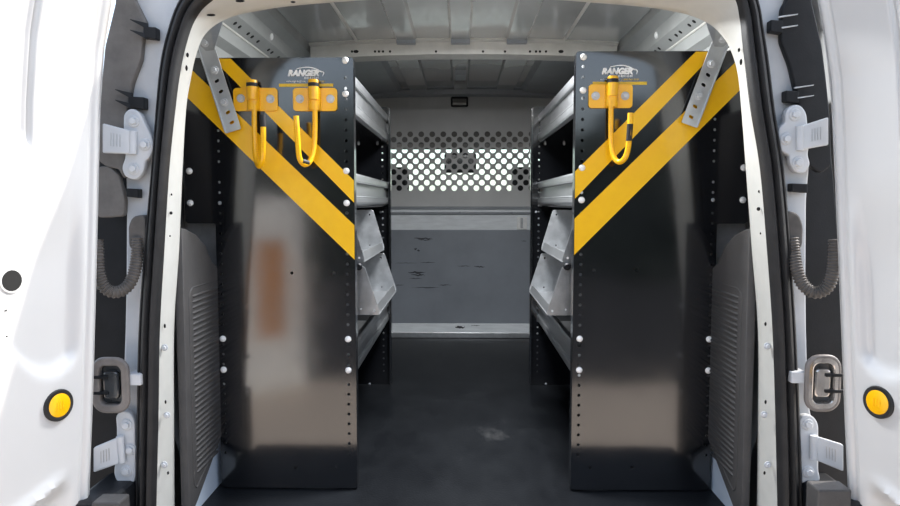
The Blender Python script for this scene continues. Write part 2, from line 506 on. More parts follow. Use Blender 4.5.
def side_trim(s, wall):
    """lower painted sill, ribbed plastic trim and the galvanised closing plate of one side"""
    XW = -0.642 if s < 0 else 0.655
    # painted lower body
    b = MB()
    sill = [(1.64, -0.03), (1.86, -0.03), (1.86, 0.22), (1.64, 0.22)]
    b.prism([(XW - s * -0.004, y, z) for y, z in sill], (s * 0.012, 0, 0))
    b.build('body_sill', 'sill_paint', wall)
    out = [(1.580, 0.022), (1.63, 0.045), (1.70, 0.085), (1.76, 0.120), (1.82, 0.155),
           (1.835, 0.565), (1.80, 0.583), (1.765, 0.600), (1.72, 0.645), (1.66, 0.675), (1.60, 0.690), (1.580, 0.692)]
    me = plate(out, [], 0.012, at_x(XW - s * 0.003), 0.004)
    tr = link('trim_panel', shade_smooth(me), 'trim_plastic', wall)
    # rounded frame line round the ribs
    xi = XW - s * 0.0125
    fr = rrect(1.605, 0.075, 1.812, 0.555, 0.03)
    pth = [(xi, y, max(z, 0.075 + max(0, (y - 1.62)) * 0.42)) for y, z in fr]
    MB().tube(pth + [pth[0]], 0.0022, 6).build('frame_line', 'trim_plastic', tr)
    n = 33
    ribm = MB()
    ribm.tube([(0, -0.085, 0), (0, -0.08, 0), (0, 0.08, 0), (0, 0.085, 0)], [0.001, 0.0038, 0.0038, 0.001], 8)
    rme = ribm.mesh('rib', smooth=0.9)
    for k in range(n):
        z = 0.112 + k * 0.0132
        sx = 1.0
        cy = 1.712
        if z < 0.16: cy = 1.700; sx = 0.85
        o = link('rib', rme, 'trim_plastic', tr, (xi, cy, z))
        o.scale = (1, sx, 1)
    # galvanised closing plate standing behind the trim, under the shelf wing
    x0, x1 = (XW, XW + s * 0.12)
    me = plate([(min(x0, x1), 0.45), (max(x0, x1), 0.45), (max(x0, x1), 0.705), (min(x0, x1), 0.705)], [], 0.004, at_y(1.838))
    link('closing_plate', me, 'galvanised', wall)
    # wall behind the trim up to the shelf wing
    MB().box((min(XW + s * 0.078, XW + s * 0.10), 1.56, 0.60), (max(XW + s * 0.078, XW + s * 0.10), 1.835, 1.0)).build('corner_trim', 'trim_plastic', wall, bevel=0.01)
    return tr
side_trim(-1, WL)
side_trim(1, WR)

# ---- bulkhead with perforated band
zs0, zs1 = XZ(461, 196, YB)[1], XZ(461, 126, YB)[1]
bk = plate([(-0.72, 0.0), (0.73, 0.0), (0.745, zs0), (-0.735, zs0)], [], 0.003, at_y(YB))
WF = struct(link('wall_front', bk, 'bulkhead_paint'), 'grey metal bulkhead with a perforated band of round holes')
holes_ = []
for r in range(11):
    for c in range(8, 29):
        hx = XZ(388.2 - 11.02 * 14 + (0 if r % 2 == 0 else 5.51) + 11.02 * c, 134.2 + 5.39 * r, YB)[0]
        if abs(hx) < 0.64: holes_.append(circ(hx, XZ(461, 134.2 + 5.39 * r, YB)[1], 0.0158, 14))
link('perforated_panel', plate([(-0.735, zs0), (0.745, zs0), (0.74, zs1), (-0.73, zs1)], holes_, 0.003, at_y(YB)), 'bulkhead_paint', WF)
link('upper_panel', plate([(-0.73, zs1), (0.74, zs1), (0.60, 1.35), (-0.59, 1.35)], [rrect(*XZ(453, 105.5, YB), *XZ(466, 98.5, YB), 0.006)], 0.003, at_y(YB)), 'bulkhead_paint', WF)
def bbox(name, px0, py0, px1, py1, d0, d1, m, parent, bevel=0.002):
    a = P(px0, py1, YB - d1); c = P(px1, py0, YB - d1)
    return MB().box((a.x, YB - d1, a.z), (c.x, YB - d0, c.z)).build(name, m, parent, bevel=bevel)
bbox('upper_rail', 330, 206.5, 592, 209.5, 0.002, 0.016, 'roof_dark', WF)
bbox('seam_rail', 330, 212.2, 592, 214.4, 0.002, 0.022, 'roof_dark', WF)
bbox('light_band', 330, 214.4, 592, 230, 0.002, 0.010, 'bulkhead_light', WF)
bbox('mid_band', 330, 209.5, 592, 212.2, 0.002, 0.010, 'bulkhead_light', WF)
lp = bbox('lower_panel', 330, 230, 592, 324, 0.002, 0.012, 'bulkhead_dark', WF)
kr = bbox('kick_rail', 330, 324, 592, 334.5, 0.002, 0.018, 'bulkhead_light', WF)
bbox('kick_foot', 330, 333, 592, 337.5, 0.002, 0.034, 'galvanised', WF)
lt = bbox('latch_plate', 517, 217, 527, 229.5, 0.010, 0.022, 'bolt_zinc', WF)
bbox('latch_slot', 520.5, 218, 523, 228, 0.021, 0.026, 'galvanised', lt, 0.001)
for px, py in ((405, 213), (460, 212.6), (512, 212.8)):
    link('rivet', SMALLBOLT, 'roof_dark', WF, P(px, py, YB - 0.022))
# vent frame
a = P(451, 107, YB); c = P(468, 97, YB)
vm = plate(rrect(a.x, a.z, c.x, c.z, 0.008), [rrect(a.x + 0.009, a.z + 0.009, c.x - 0.009, c.z - 0.009, 0.004)], 0.008, at_y(YB - 0.006), 0.001)
link('vent_frame', vm, 'black_plastic', WF)
# scuff marks rubbed into the lower panel
for (x0, y0, L, w) in ((414, 238.6, 19, 2.2), (418, 240, 14, 1.4), (414, 249, 3, 2.5), (417, 250.5, 3, 2), (395, 263, 22, 0.8), (420, 262.5, 16, 0.9),
                       (408, 272.5, 18, 2.2), (411, 275.2, 14, 2.4), (409, 278.5, 13, 1.0), (412, 287.5, 28, 1.0), (438, 285, 14, 0.9), (395, 285, 9, 0.8),
                       (457, 266, 14, 0.8), (474, 266.6, 11, 1.8), (521, 241, 6, 0.8), (455, 327, 10, 3.0), (471, 325.5, 9, 0.8)):
    n = 9; top = []; bot = []
    for k in range(n):
        t = k / (n - 1); w2 = w * 0.5 * math.sin(math.pi * min(0.97, max(0.06, t))) * random.uniform(0.5, 1.0)
        yy = y0 + random.uniform(-0.3, 0.3) * w
        d = 0.0186 if y0 > 324 else 0.0126
        top.append(XZ(x0 + L * t, yy - w2, YB - d)); bot.append(XZ(x0 + L * t, yy + w2, YB - d))
    link('scuff', plate(top + bot[::-1], [], 0.0006, at_y(YB - d)), 'scuff', kr if y0 > 324 else lp)

# ---- cab in front of the bulkhead
cabm = MB()
cabm.box((-0.80, YB + 0.02, 1.30), (0.80, 4.62, 1.345))                       # headliner
cabm.prism([(-0.80, 4.60, 1.345), (-0.80, 4.60, 1.13), (-0.80, 4.68, 1.10), (-0.80, 4.80, 1.32)], (1.6, 0, 0))   # header
hl = struct(cabm.build('ceiling_cab', 'headliner'), 'grey headliner of the cab seen through the bulkhead holes')
for s, nm, lab in ((-1, 'wall_cab_left', 'cab door sill and windscreen pillar ahead of the two-hook unit'), (1, 'wall_cab_right', 'cab door sill and windscreen pillar ahead of the one-hook unit')):
    cabw = MB()
    cabw.box((min(s * 0.80, s * 0.84), YB, -0.2), (max(s * 0.80, s * 0.84), 5.7, 0.70))
    cabw.box((min(s * 0.80, s * 0.84), YB, 0.70), (max(s * 0.80, s * 0.84), 4.02, 1.35))
    cabw.prism([(s * 0.80, 4.56, 1.34), (s * 0.80, 4.68, 1.34), (s * 0.80, 5.62, 0.66), (s * 0.80, 5.50, 0.66)], (s * 0.05, 0, 0))
    struct(cabw.build(nm, 'headliner'), lab)
struct(MB().box((-0.80, YB + 0.01, -0.2), (0.80, 5.7, -0.152)).build('floor_cab', 'headliner'), 'grey cab floor ahead of the bulkhead')
struct(MB().prism([(-0.8, 4.98, 0.30), (-0.8, 4.95, 0.62), (-0.8, 5.10, 0.70), (-0.8, 5.62, 0.66), (-0.8, 5.62, -0.1), (-0.8, 5.3, -0.1)], (1.6, 0, 0)).build('trim_9', 'dash_plastic', bevel=0.02), 'light grey dashboard at the front of the cab')
struct(MB().prism([(-0.80, 4.66, 1.30), (-0.80, 4.665, 1.302), (-0.80, 5.605, 0.662), (-0.80, 5.60, 0.66)], (1.6, 0, 0)).build('window_1', 'window_glass'), 'sloping windscreen glass ahead of the bulkhead')
struct(MB().box((-0.82, 5.70, -0.3), (0.82, 6.3, 0.52)).build('trim_10', 'white_paint', bevel=0.08, seg=4), 'white bonnet ahead of the windscreen')

# ---- white body frame around the rear opening and the rubber seal on it
A_L = [(154, 560), (155, 506), (157, 420), (158.5, 330), (163, 250), (168, 170), (174, 110), (179, 72), (185, 44), (193.5, 20), (207, 3), (232, -10), (290, -18), (466, -24)]
S_L = [(136, 560), (137, 506), (138.5, 420), (140.5, 330), (146, 250), (153, 170), (158, 105), (162, 65), (168, 37), (178, 7), (192, -12), (222, -26), (288, -36), (466, -42)]
B_L = [(174, 560), (173.5, 506), (173, 420), (173, 330), (178, 250), (181.5, 170), (185, 110), (189.5, 80), (195, 55), (204, 34), (222, 20), (250, 11.5), (315, 3), (466, -5)]
A_R = [(780, 560), (779, 506), (777, 420), (774, 330), (768.5, 250), (761.6, 170), (752, 110), (747, 70), (743.5, 40), (741, 18), (734, -4), (712, -16), (640, -22), (466, -24)]
S_R = [(802, 560), (801, 506), (798, 420), (794, 330), (789, 250), (782, 170), (773, 110), (767, 62), (762, 30), (757, 3), (746, -20), (718, -34), (645, -41), (466, -42)]
B_R = [(757, 560), (758, 506), (759, 420), (759, 330), (753, 250), (747, 170), (742.5, 110), (738.5, 72), (731, 48), (722, 34), (708, 22), (680, 12), (620, 4), (466, -5)]
Y_A, Y_B = 1.485, 1.560
def both(l, r, Y):
    pts = [P(*p, Y) for p in l] + [P(*p, Y) for p in r[-2::-1]]
    return spline(pts, 6)
cA, cS, cB = both(A_L, A_R, Y_A), both(S_L, S_R, Y_A), both(B_L, B_R, Y_B)
b = MB()
ring = lambda t, dy: [a.lerp(c, t) + Vector((0, dy, 0)) for a, c in zip(cA, cB)]
b.loft([[p + Vector((0, 0.02, 0)) for p in cS], ring(-0.15, 0.012), ring(0.0, 0.0), ring(0.12, -0.004), ring(0.5, -0.012), ring(0.88, 0.0), ring(1.0, 0.006), 
        [p + Vector((0.02 if p.x < 0 else -0.02, 0.03, 0)) * 0.0 + Vector((-0.02 if p.x < 0 else 0.02, 0.03, 0.01)) for p in cB]], closed=False)
FLG = struct(b.build('trim_1', 'flange_paint', smooth=0.9), 'cream white painted body frame around the rear opening')
# weld marks, slots and clips along the frame
def on_frame(px, py, Y=1.512): return P(px, py, Y)
for px, py, rx, rz in ((187.5, 55, 1.0, 1.9), (186.5, 68, 0.9, 2.2), (168.5, 194, 0.6, 0.9), (171.5, 194.5, 0.6, 0.9), (171, 213, 1.2, 1.3), (170, 236, 0.5, 0.7), (164.8, 326, 0.8, 1.8),
                       (165.5, 402, 0.7, 1.5), (168, 473, 0.8, 1.4), (211, 15, 3.5, 0.9), (240, 1, 3.6, 1.0), (293, 2, 2.0, 0.7),
                       (739, 50, 0.9, 1.6), (741, 62, 1.0, 2.4), (759, 191.5, 0.7, 1.1), (763.5, 192, 0.7, 1.1), (758.5, 209, 1.4, 1.5), (760.5, 233.5, 0.5, 0.8), (765.5, 324, 0.8, 1.6),
                       (765.6, 402, 0.8, 1.7), (764.5, 473, 0.8, 1.5)):
    o = link('frame_hole', DOT, 'hole_dark', FLG, P(px, py, 1.505)); o.scale = (rx * 0.6, 1, rz * 0.6)
for px, py in ((164.8, 347.5), (167, 415), (164.6, 464.5), (767, 346), (764, 414.5), (767.5, 464.5)):
    o = link('push_clip', HEX, 'jamb_paint', FLG, P(px, py, 1.505)); o.scale = (0.7, 0.8, 0.7)
b = MB()
prof = [(-0.04, 0.004), (-0.02, -0.014), (0.08, -0.022), (0.22, -0.025), (0.34, -0.018), (0.40, -0.012), (0.46, -0.018), (0.58, -0.023), (0.72, -0.020), (0.80, -0.013), (0.87, -0.016), (0.97, -0.012), (1.03, 0.012)]
b.loft([[a.lerp(c, t) + Vector((0, dy, 0)) for a, c in zip(cA, cS)] for t, dy in prof], closed=False)
struct(b.build('trim_2', 'black_rubber', smooth=0.9), 'ribbed black rubber door seal running around the rear opening')

# ---- painted jambs outside the seal, lamp-side plastic covers and body sides
J_L = [(150, 560), (147, 506), (148.5, 420), (150.5, 330), (156, 250), (163, 170), (168, 105), (172, 65), (178, 37), (188, 7), (202, -12), (150, -30),
       (136, -30), (134, 0), (147, 23), (144, 47), (136, 76), (129, 115), (127, 165), (128, 200), (127.5, 280), (126.5, 330), (124, 400), (119, 440), (117, 490), (117, 560)]
J_R = [(790, 560), (791, 506), (788, 420), (784, 330), (779, 250), (772, 170), (763, 110), (757, 62), (752, 30), (747, 3), (736, -20), (780, -30),
       (792, -30), (780, 8), (779, 40), (789, 65), (795, 95), (806, 140), (808, 165), (805, 200), (804.5, 280), (805, 330), (807, 400), (814, 440), (816, 490), (816, 560)]
JAMB = {}
for pts, nm, lab in ((J_L, 'trim_3', 'pale painted door jamb beside the two-hook shelving unit'), (J_R, 'trim_4', 'pale painted door jamb beside the one-hook shelving unit')):
    me = plate(rpoly([XZ(*p, 1.505) for p in pts], 0.012, 3), [], 0.016, at_y(1.518), 0.004)
    JAMB[nm] = struct(link(nm, shade_smooth(me), 'jamb_paint'), lab)
# black covers behind, following the body side
def cover(pts, Y, t, nm, m, lab):
    me = plate(rpoly([XZ(*p, Y) for p in pts], 0.012, 3), [], t, at_y(Y + t / 2), 0.003)
    return struct(link(nm, shade_smooth(me), m), lab)
C_L = cover([(123, -30), (121, 0), (109, 45), (104, 100), (98, 180), (92, 330), (80, 600), (150, 600), (146, 420), (148, 250), (156, 150), (166, 60), (176, 0), (176, -30)], 1.545, 0.02,
            'trim_5', 'black_plastic', 'black plastic corner backing beside the two-hook shelving unit')
C_R = cover([(804, -30), (806, 0), (819, 45), (825, 100), (832, 180), (843, 330), (858, 600), (785, 600), (790, 420), (784, 250), (776, 150), (766, 60), (756, 0), (756, -30)], 1.545, 0.02,
            'trim_6', 'black_plastic', 'black plastic corner backing beside the one-hook shelving unit')
# textured lamp covers with their clips
lc_l = [(122, -25), (120.5, 0), (109, 48), (106, 80), (103, 123), (102, 160), (110, 166), (122, 168), (127, 178), (129, 172), (126, 150), (127, 120), (133, 84), (142, 60), (143, 45), (147, 24), (135, 0), (134, -25)]
lc_r = [(805, -25), (807, 0), (818, 48), (822, 80), (826, 118), (827.5, 165), (818, 172), (808, 165), (804, 140), (796, 96), (789, 66), (780, 42), (781, 10), (789, -4), (792, -25)]
for pts, par, m in ((lc_l, C_L, 'lit_cover_plastic'), (lc_r, C_R, 'black_plastic')):
    me = plate(rpoly([XZ(*p, 1.50) for p in pts], 0.006, 3), [], 0.012, at_y(1.497), 0.003)
    link('lamp_cover', shade_smooth(me), m, par)
me = plate(rpoly([XZ(*p, 1.50) for p in ((102, 168), (111, 168), (120, 176), (126, 200), (125, 215), (110, 216), (101, 216))], 0.006, 3), [], 0.012, at_y(1.497), 0.003)
link('lamp_cover', shade_smooth(me), 'lit_cover_plastic', C_L)
def clip(x0, y0, x1, y1, s, par, prong=True, metal=False):
    """black clip: a block with two thin prongs reaching towards the lamp side"""
    h = y1 - y0
    b = MB()
    q = [P(x, y, 1.482) for x, y in ((x0, y0 + h * 0.25), (x1, y0 + h * 0.3), (x1, y1), (x0, y1 - 0.1 * h))]
    b.prism(q, (0, 0.022, 0))
    o = b.build('clip', 'black_plastic', par, bevel=0.002)
    if prong:
        for k in (0, 1):
            yy = y0 + h * (0.12 + 0.62 * k)
            xa, xb = (x0 + 4, x0 - 13) if s < 0 else (x1 - 4, x1 + 15)
            tilt = -5 if s < 0 else -3.5
            q = [P(xa, yy - 1, 1.484), P(xb, yy + tilt, 1.470), P(xb, yy + tilt + 0.7, 1.470), P(xa, yy + (5 if s < 0 else 0.4), 1.484)]
            if s > 0 and False: q = q[::-1]
            c = MB().prism(q, (0, 0.006, 0))
            c.build('prong', 'black_plastic' if s < 0 else 'jamb_paint', o)
    return o
clip(143, 22, 156, 39, -1, C_L); clip(128, 92, 144, 109, -1, C_L); clip(126, 185, 138, 198, -1, C_L, False)
clip(771, 15, 783, 33, 1, C_R); clip(786, 86, 799, 103, 1, C_R); clip(792, 180, 808, 193, 1, C_R, False)
# exterior body sides and roof
for s, nm, lab in ((-1, 'wall_outer_left', 'white outer body side behind the sunlit door'), (1, 'wall_outer_right', 'white outer body side behind the shaded door')):
    pr = [(0.745, 1.34), (0.765, 1.15), (0.80, 0.90), (0.825, 0.45), (0.835, 0.0), (0.80, -0.35)]
    b = MB().loft([[(s * x + 0.012, y, z) for x, z in pr] for y in (1.55, 1.60, YB, 4.0)], closed=False)
    struct(b.build(nm, 'white_paint', smooth=0.9), lab)
b = MB()
b.loft([[(x, y, 1.44 - 0.06 * (x / 0.75) ** 4 - 0.09 * (abs(x) / 0.765) ** 14) for x in [-0.765 + 1.55 * k / 30 for k in range(31)]] for y in (1.505, 1.6, 4.7)], closed=False)
hd = [(1.49, 1.255), (1.505, 1.43), (1.56, 1.43), (1.56, 1.255)]
b.loft([[(x, y, z) for y, z in hd] for x in (-0.50, 0.52)], closed=True, caps=True)
struct(b.build('roof', 'white_paint', smooth=0.6), 'white van roof above the rear opening')
b = MB().box((-0.84, 1.56, -0.34), (0.86, 6.2, -0.30))
struct(b.build('trim_7', 'black_plastic'), 'dark underbody of the van')
# bumper ends under the hinges
for s, x0, x1, nm, lab in ((-1, 95, 134, 'bumper_left', 'black bumper end below the lower hinge beside the two-hook unit'), (1, 804, 842, 'bumper_right', 'black bumper end below the lower hinge beside the one-hook unit')):
    p0, p1 = P(x0, 482, 1.47), P(x1, 482, 1.47)
    o = MB().box((p0.x, 1.36, -0.3), (p1.x, 1.535, p0.z)).build(nm, 'black_plastic', bevel=0.012)
    struct(o, lab)
    q0, q1 = (P(103, 493, 1.40), P(130, 493, 1.40)) if s < 0 else (P(806, 480, 1.40), P(839, 480, 1.40))
    MB().box((q0.x, 1.352, -0.2), (q1.x, 1.40, q0.z)).build('step_pad', 'trim_plastic', o, bevel=0.004)
struct(MB().box((-0.80, 1.36, -0.42), (0.82, 1.53, -0.07)).build('bumper_centre', 'black_plastic', bevel=0.02), 'black rear bumper below the load sill')

# ---- rear doors, opened wide
def sstep(a, b_, x):
    t = max(0.0, min(1.0, (x - a) / (b_ - a))); return t * t * (3 - 2 * t)
OPEN = math.radians(22)
def door(s, edge, nm, lab, recess_s, refl, holes):
    """edge: list of pixels of the hinge-side edge; the panel is pressed, with pockets as real relief"""
    YH = 1.40
    ez = [(P(px, py, YH).z, P(px, py, YH).x) for px, py in edge]
    ez.sort()
    def x0(z):
        if z <= ez[0][0]: return ez[0][1]
        for (za, xa), (zb, xb) in zip(ez, ez[1:]):
            if z <= zb: return xa + (xb - xa) * (z - za) / (zb - za)
        return ez[-1][1]
    du = Vector((s * math.sin(OPEN), -math.cos(OPEN), 0))         # along the door, away from the hinge
    dn = Vector((-s * math.cos(OPEN), -math.sin(OPEN), 0))        # out of the inner face
    def pt(sv, z, n): return Vector((x0(z), YH, z)) + du * sv + dn * n
    def relief(sv, z):
        n = 0.0
        n -= 0.010 * (1 - sstep(0.0, 0.014, sv))                      # rolled edge
        n -= 0.004 * sstep(0.020, 0.026, sv) * (1 - sstep(0.030, 0.036, sv))   # groove beside the lip
        top = sstep(0.84, 0.88, z)
        n -= 0.012 * sstep(recess_s, recess_s + 0.010, sv) * top              # window frame recess
        n -= 0.014 * math.exp(-((sv - recess_s) / 0.0032) ** 2) * top         # seam groove along it
        zb = 0.415 + 10.0 * (sv - 0.10) ** 2                           # pocket with a bowl-shaped lower edge
        pk = sstep(zb, zb + 0.035, z) * (1 - sstep(0.62, 0.82, z)) * sstep(0.036, 0.066, sv)
        n -= 0.016 * pk
        zl = 0.185 - 0.35 * (sv - 0.10)                              # bulged ledge above the lower pocket
        n += 0.012 * math.exp(-((z - zl - 0.02) / 0.012) ** 2) * sstep(0.05, 0.11, sv)
        n -= 0.022 * (1 - sstep(zl - 0.03, zl + 0.01, z)) * sstep(0.04, 0.10, sv)
        return n
    ss = [0, 0.003, 0.006, 0.010, 0.014, 0.018] + [0.021 + 0.0025 * k for k in range(92)] + [0.27, 0.32, 0.38, 0.45, 0.52, 0.56]
    zs = [-0.08 + 1.38 * k / 130 for k in range(131)]
    b = MB()
    b.loft([[pt(sv, z, relief(sv, z)) for sv in ss] for z in zs], closed=False)
    back = [[pt(0.0, z, -0.010), pt(0.004, z, -0.045), pt(0.03, z, -0.075), pt(0.55, z, -0.085), pt(0.56, z, relief(0.56, z))] for z in zs]
    b.loft(back, closed=False)
    for row in (zs[0], zs[-1]):
        b.add([pt(0, row, -0.01), pt(0.56, row, 0.0), pt(0.56, row, -0.08), pt(0.03, row, -0.075)], [(0, 1, 2, 3)])
    o = struct(b.build(nm, 'white_paint', smooth=0.9), lab)
    def face(px, py):            # point of a pixel on the door's inner face
        d = ray(px, py); base = Vector((x0(0.755), YH, 0))
        p = None
        for _ in range(4):
            z = 0.755 if p is None else p.z
            base = Vector((x0(z), YH, 0))
            t = (base - CAM).dot(dn) / d.dot(dn); p = CAM + d * t
        return p
    # round reflector
    c = face(*refl)
    rf = MB().lathe([(0.031, -0.008), (0.031, -0.001), (0.0295, 0.0006), (0.0235, 0.0006), (0.0225, 0.0)], c + dn * 0.0045, dn, 32).build('reflector_ring', 'black_rubber', o, smooth=0.6)
    MB().lathe([(0.0228, -0.004), (0.0228, 0.0008), (0.021, 0.0016), (0.0, 0.0018)], c + dn * 0.0045, dn, 32).build('reflector_lens', 'yellow_paint', rf, smooth=0.6)
    # fine moulded crossing bars on the lens
    for k in (-1, 0, 1):
        u = du * 0.006 * k
        MB().tube([c + u + dn * 0.0065 + Vector((0, 0, -0.007)), c + u + dn * 0.0065 + Vector((0, 0, 0.007))], 0.0009, 6).build('lens_bar', 'yellow_paint', rf)
    for (px, py, r) in holes:
        c = face(px, py)
        sv = (c - Vector((x0(c.z), YH, c.z))).dot(du)
        c = pt(sv, c.z, relief(sv, c.z))
        MB().lathe([(r * 1.18, -0.002), (r * 1.18, 0.0012), (r, 0.0015), (r, -0.0006)], c, dn, 18).build('hole_rim', 'white_paint', o, smooth=0.6)
        MB().lathe([(r, -0.001), (r, 0.0017)], c, dn, 18).build('access_hole', 'hole_dark', o)
    return o
DL = door(-1, [(116, 0), (108, 50), (104, 110), (102, 200), (99.5, 300), (96.5, 400), (92.5, 506)], 'door_1', 'bright sunlit white rear door with a large round access hole', 0.155, (58, 405),
          [(17.5, 281, 0.019), (11.5, 311, 0.0018), (3.5, 268, 0.0016), (12, 337, 0.0018)])
DR = door(1, [(812, -10), (819, 30), (826, 80), (829, 130), (832, 200), (837, 320), (841, 420), (845, 506)], 'door_2', 'shaded white rear door with a warm creamy tone', 0.150, (879, 402), [])

# ================================================================ THINGS
# ---- shelving units
def text_mesh(body, x0, x1, z0, z1, Y, shear=0.0, offset=0.0, bold=0.0):
    cu = bpy.data.curves.new('t', 'FONT'); cu.body = body; cu.shear = shear; cu.offset = offset; cu.extrude = 0.01; cu.resolution_u = 3
    ob = bpy.data.objects.new('t', cu)
    me = bpy.data.meshes.new_from_object(ob)
    bpy.data.objects.remove(ob); bpy.data.curves.remove(cu)
    vx = [v.co.x for v in me.vertices]; vy = [v.co.y for v in me.vertices]
    for v in me.vertices:
        x = x0 + (v.co.x - min(vx)) / (max(vx) - min(vx)) * (x1 - x0)
        z = z0 + (v.co.y - min(vy)) / (max(vy) - min(vy)) * (z1 - z0)
        v.co = (x, Y - 0.0008 * (1 if v.co.z > 0 else -1), z)
    me.materials.clear()
    if bold:
        bm = bmesh.new(); bm.from_mesh(me)
        for lay, (dx, dz) in enumerate(((bold, 0), (-bold, 0), (0, bold), (0, -bold))):
            g = bmesh.ops.duplicate(bm, geom=[f for f in bm.faces][:len(me.polygons)])
            bmesh.ops.translate(bm, verts=[e for e in g['geom'] if isinstance(e, bmesh.types.BMVert)], vec=(dx, -0.0004 * (lay + 1), dz))
        bm.to_mesh(me); bm.free()
    return me

def clip_poly(poly, xmin=None, xmax=None, zmax=None):
    def cut(pl, f):
        out = []
        for i in range(len(pl)):
            a, c = pl[i - 1], pl[i]; fa, fc = f(a), f(c)
            if (fa >= 0) != (fc >= 0):
                t = fa / (fa - fc); out.append((a[0] + (c[0] - a[0]) * t, a[1] + (c[1] - a[1]) * t))
            if fc >= 0: out.append(c)
        return out
    if xmin is not None: poly = cut(poly, lambda p: p[0] - xmin)
    if xmax is not None: poly = cut(poly, lambda p: xmax - p[0])
    if zmax is not None: poly = cut(poly, lambda p: zmax - p[1])
    return poly

def shelving(s):
    L = s < 0
    if L:
        xi, xo, xu, zt, xc = -0.272, -0.628, -0.706, 1.118, -0.292
        lab = 'black and galvanised shelving unit whose striped end panel carries two yellow hooks'
    else:
        xi, xo, xu, zt, xc = 0.288, 0.648, 0.725, 1.131, 0.306
        lab = 'black and galvanised shelving unit whose striped end panel carries one yellow hook'
    xh = xo - s * 0.010
    u = thing('shelving_unit', lab, 'shelving', ((xi + xo) / 2, YN, 0), 'shelving units along the van walls')
    zw = 0.700
    # near end panel with punched hole columns
    out = [(xi, 0.004), (xi, zt), (xu + s * -0.012, zt), (xu, 0.98), (xu, zw), (xo, zw), (xo, 0.004)]
    holes = []
    z = 0.098; bolts_i, bolts_o = [], []
    bz = [XZ(345, y, YN)[1] for y in ((60.5, 94, 171, 203, 339, 370) if L else (58, 91, 168, 200, 338, 369))]
    while z < zt - 0.03:
        if min(abs(z - q) for q in bz) > 0.012:
            holes.append(circ(xc, z, 0.0042, 8))
            if z < 1.02: holes.append(circ(xh, z, 0.0036, 8))
        z += 0.0262
    for px, py in (((292, 273), (334, 273), (296, 467), (336, 467)) if L else ((594, 270), (636, 270), (590, 467), (632, 467))):
        holes.append(circ(*XZ(px, py, YN), 0.0042, 8))
    me = plate(rpoly(out, 0.008, 3), holes, 0.003, at_y(YN))
    ep = link('end_panel', me, 'black_powder', u)
    # folded edges of the panel
    for x, z0, z1 in ((xi, 0.004, zt), (xo, 0.004, zw), (xu, zw, 0.98)):
        a, c = (x, x - s * -0.0025)
        MB().box((min(a, c), YN, z0 + 0.004), (max(a, c), YN + 0.032, z1 - 0.004)).build('panel_flange', 'black_powder', ep)
    # dark lining plate close behind, seen through the punched holes
    # diagonal stripes
    Ys = YN - 0.0021
    if L:
        bands = ([(205, 51), (223, 51), (360, 186.5), (360, 208.8)], [(180, 58.5), (360, 230.6), (360, 265), (180, 90.5)])
        kw = dict(xmin=xu + 0.004, xmax=xi - 0.001, zmax=zt - 0.002)
    else:
        bands = ([(702, 45.5), (722, 45.5), (566, 208), (566, 180.5)], [(750, 48), (750, 80), (566, 263), (566, 227)])
        kw = dict(xmin=xi + 0.001, xmax=xu - 0.004, zmax=zt - 0.002)
    for bd in bands:
        pl = clip_poly([XZ(*p, Ys) for p in bd], **kw)
        link('warning_stripe', plate(pl, [], 0.0008, at_y(Ys)), 'yellow_decal', ep)
    # lettering
    ox, oy = (0, 0) if L else (313.7, -1.9)
    def tx(nm, body, px0, px1, py0, py1, m, **k):
        a = XZ(px0 + ox, py1 + oy, Ys); c = XZ(px1 + ox, py0 + oy, Ys)
        link(nm, text_mesh(body, a[0], c[0], a[1], c[1], Ys, **k), m, ep)
    tx('logo_word', 'RANGER', 288.2, 318.8, 70.0, 76.2, 'white_print', shear=0.25, offset=0.03, bold=0.0008)
    tx('logo_word', 'D E S I G N', 304.5, 318.6, 76.9, 78.9, 'white_print', offset=0.035)
    tx('web_address', 'www.rangerdesign.com', 286.5, 305.5, 80.6, 82.4, 'white_print')
    tx('phone_line', '1-800-565-5321', 308, 325, 80.6, 82.2, 'yellow_print')
    a = XZ(279 + ox, 86.8 + oy, Ys); c = XZ(333.2 + ox, 83.6 + oy, Ys)
    link('logo_bar', plate([(a[0], a[1]), (c[0], a[1]), (c[0], c[1]), (a[0], c[1])], [], 0.0008, at_y(Ys)), 'yellow_print', ep)
    arc = spline([Vector((*XZ(x + ox, y + oy, Ys), 0)) for x, y in ((296.5, 68.9), (303, 67.5), (310, 67.4), (316, 69), (319.5, 71), (323, 72), (323.6, 73.5), (322.6, 76))], 5)
    n = len(arc); tp, bt = [], []
    for k, p in enumerate(arc):
        t = (arc[min(k + 1, n - 1)] - arc[max(k - 1, 0)]).normalized(); w = 0.0011 * (0.25 + 1.0 * math.sin(math.pi * (0.08 + 0.84 * k / (n - 1))))
        nn = Vector((-t.y, t.x, 0)); tp.append(tuple((p + nn * w)[:2])); bt.append(tuple((p - nn * w)[:2]))
    link('logo_swoosh', plate(tp + bt[::-1], [], 0.0008, at_y(Ys)), 'white_print', ep)
    # bolts on the near panel
    for q in bz: link('bolt', BOLT, 'bolt_zinc', u, (xc, YN - 0.0015, q))
    for q in bz[4:]: link('bolt', BOLT, 'bolt_zinc', u, (xh, YN - 0.0015, q))
    link('bolt', SMALLBOLT, 'bolt_zinc', u, (xh, YN - 0.0015, bz[3]))
    for q in bz[2:4]: link('bolt', BOLT, 'bolt_zinc', u, (xu - s * 0.012, YN - 0.0015, q))
    # far end panel
    fx = -0.288 if L else 0.284
    zf = 1.135
    hl_ = []
    z = 0.06
    while z < zf - 0.03:
        hl_.append(circ(fx + s * 0.030, z, 0.004, 8)); z += 0.0262
    for px in ((358.7, 377.5) if L else (545, 564)):
        for py in (136.5, 144): hl_.append(circ(*XZ(px, py, YF), 0.005, 8))
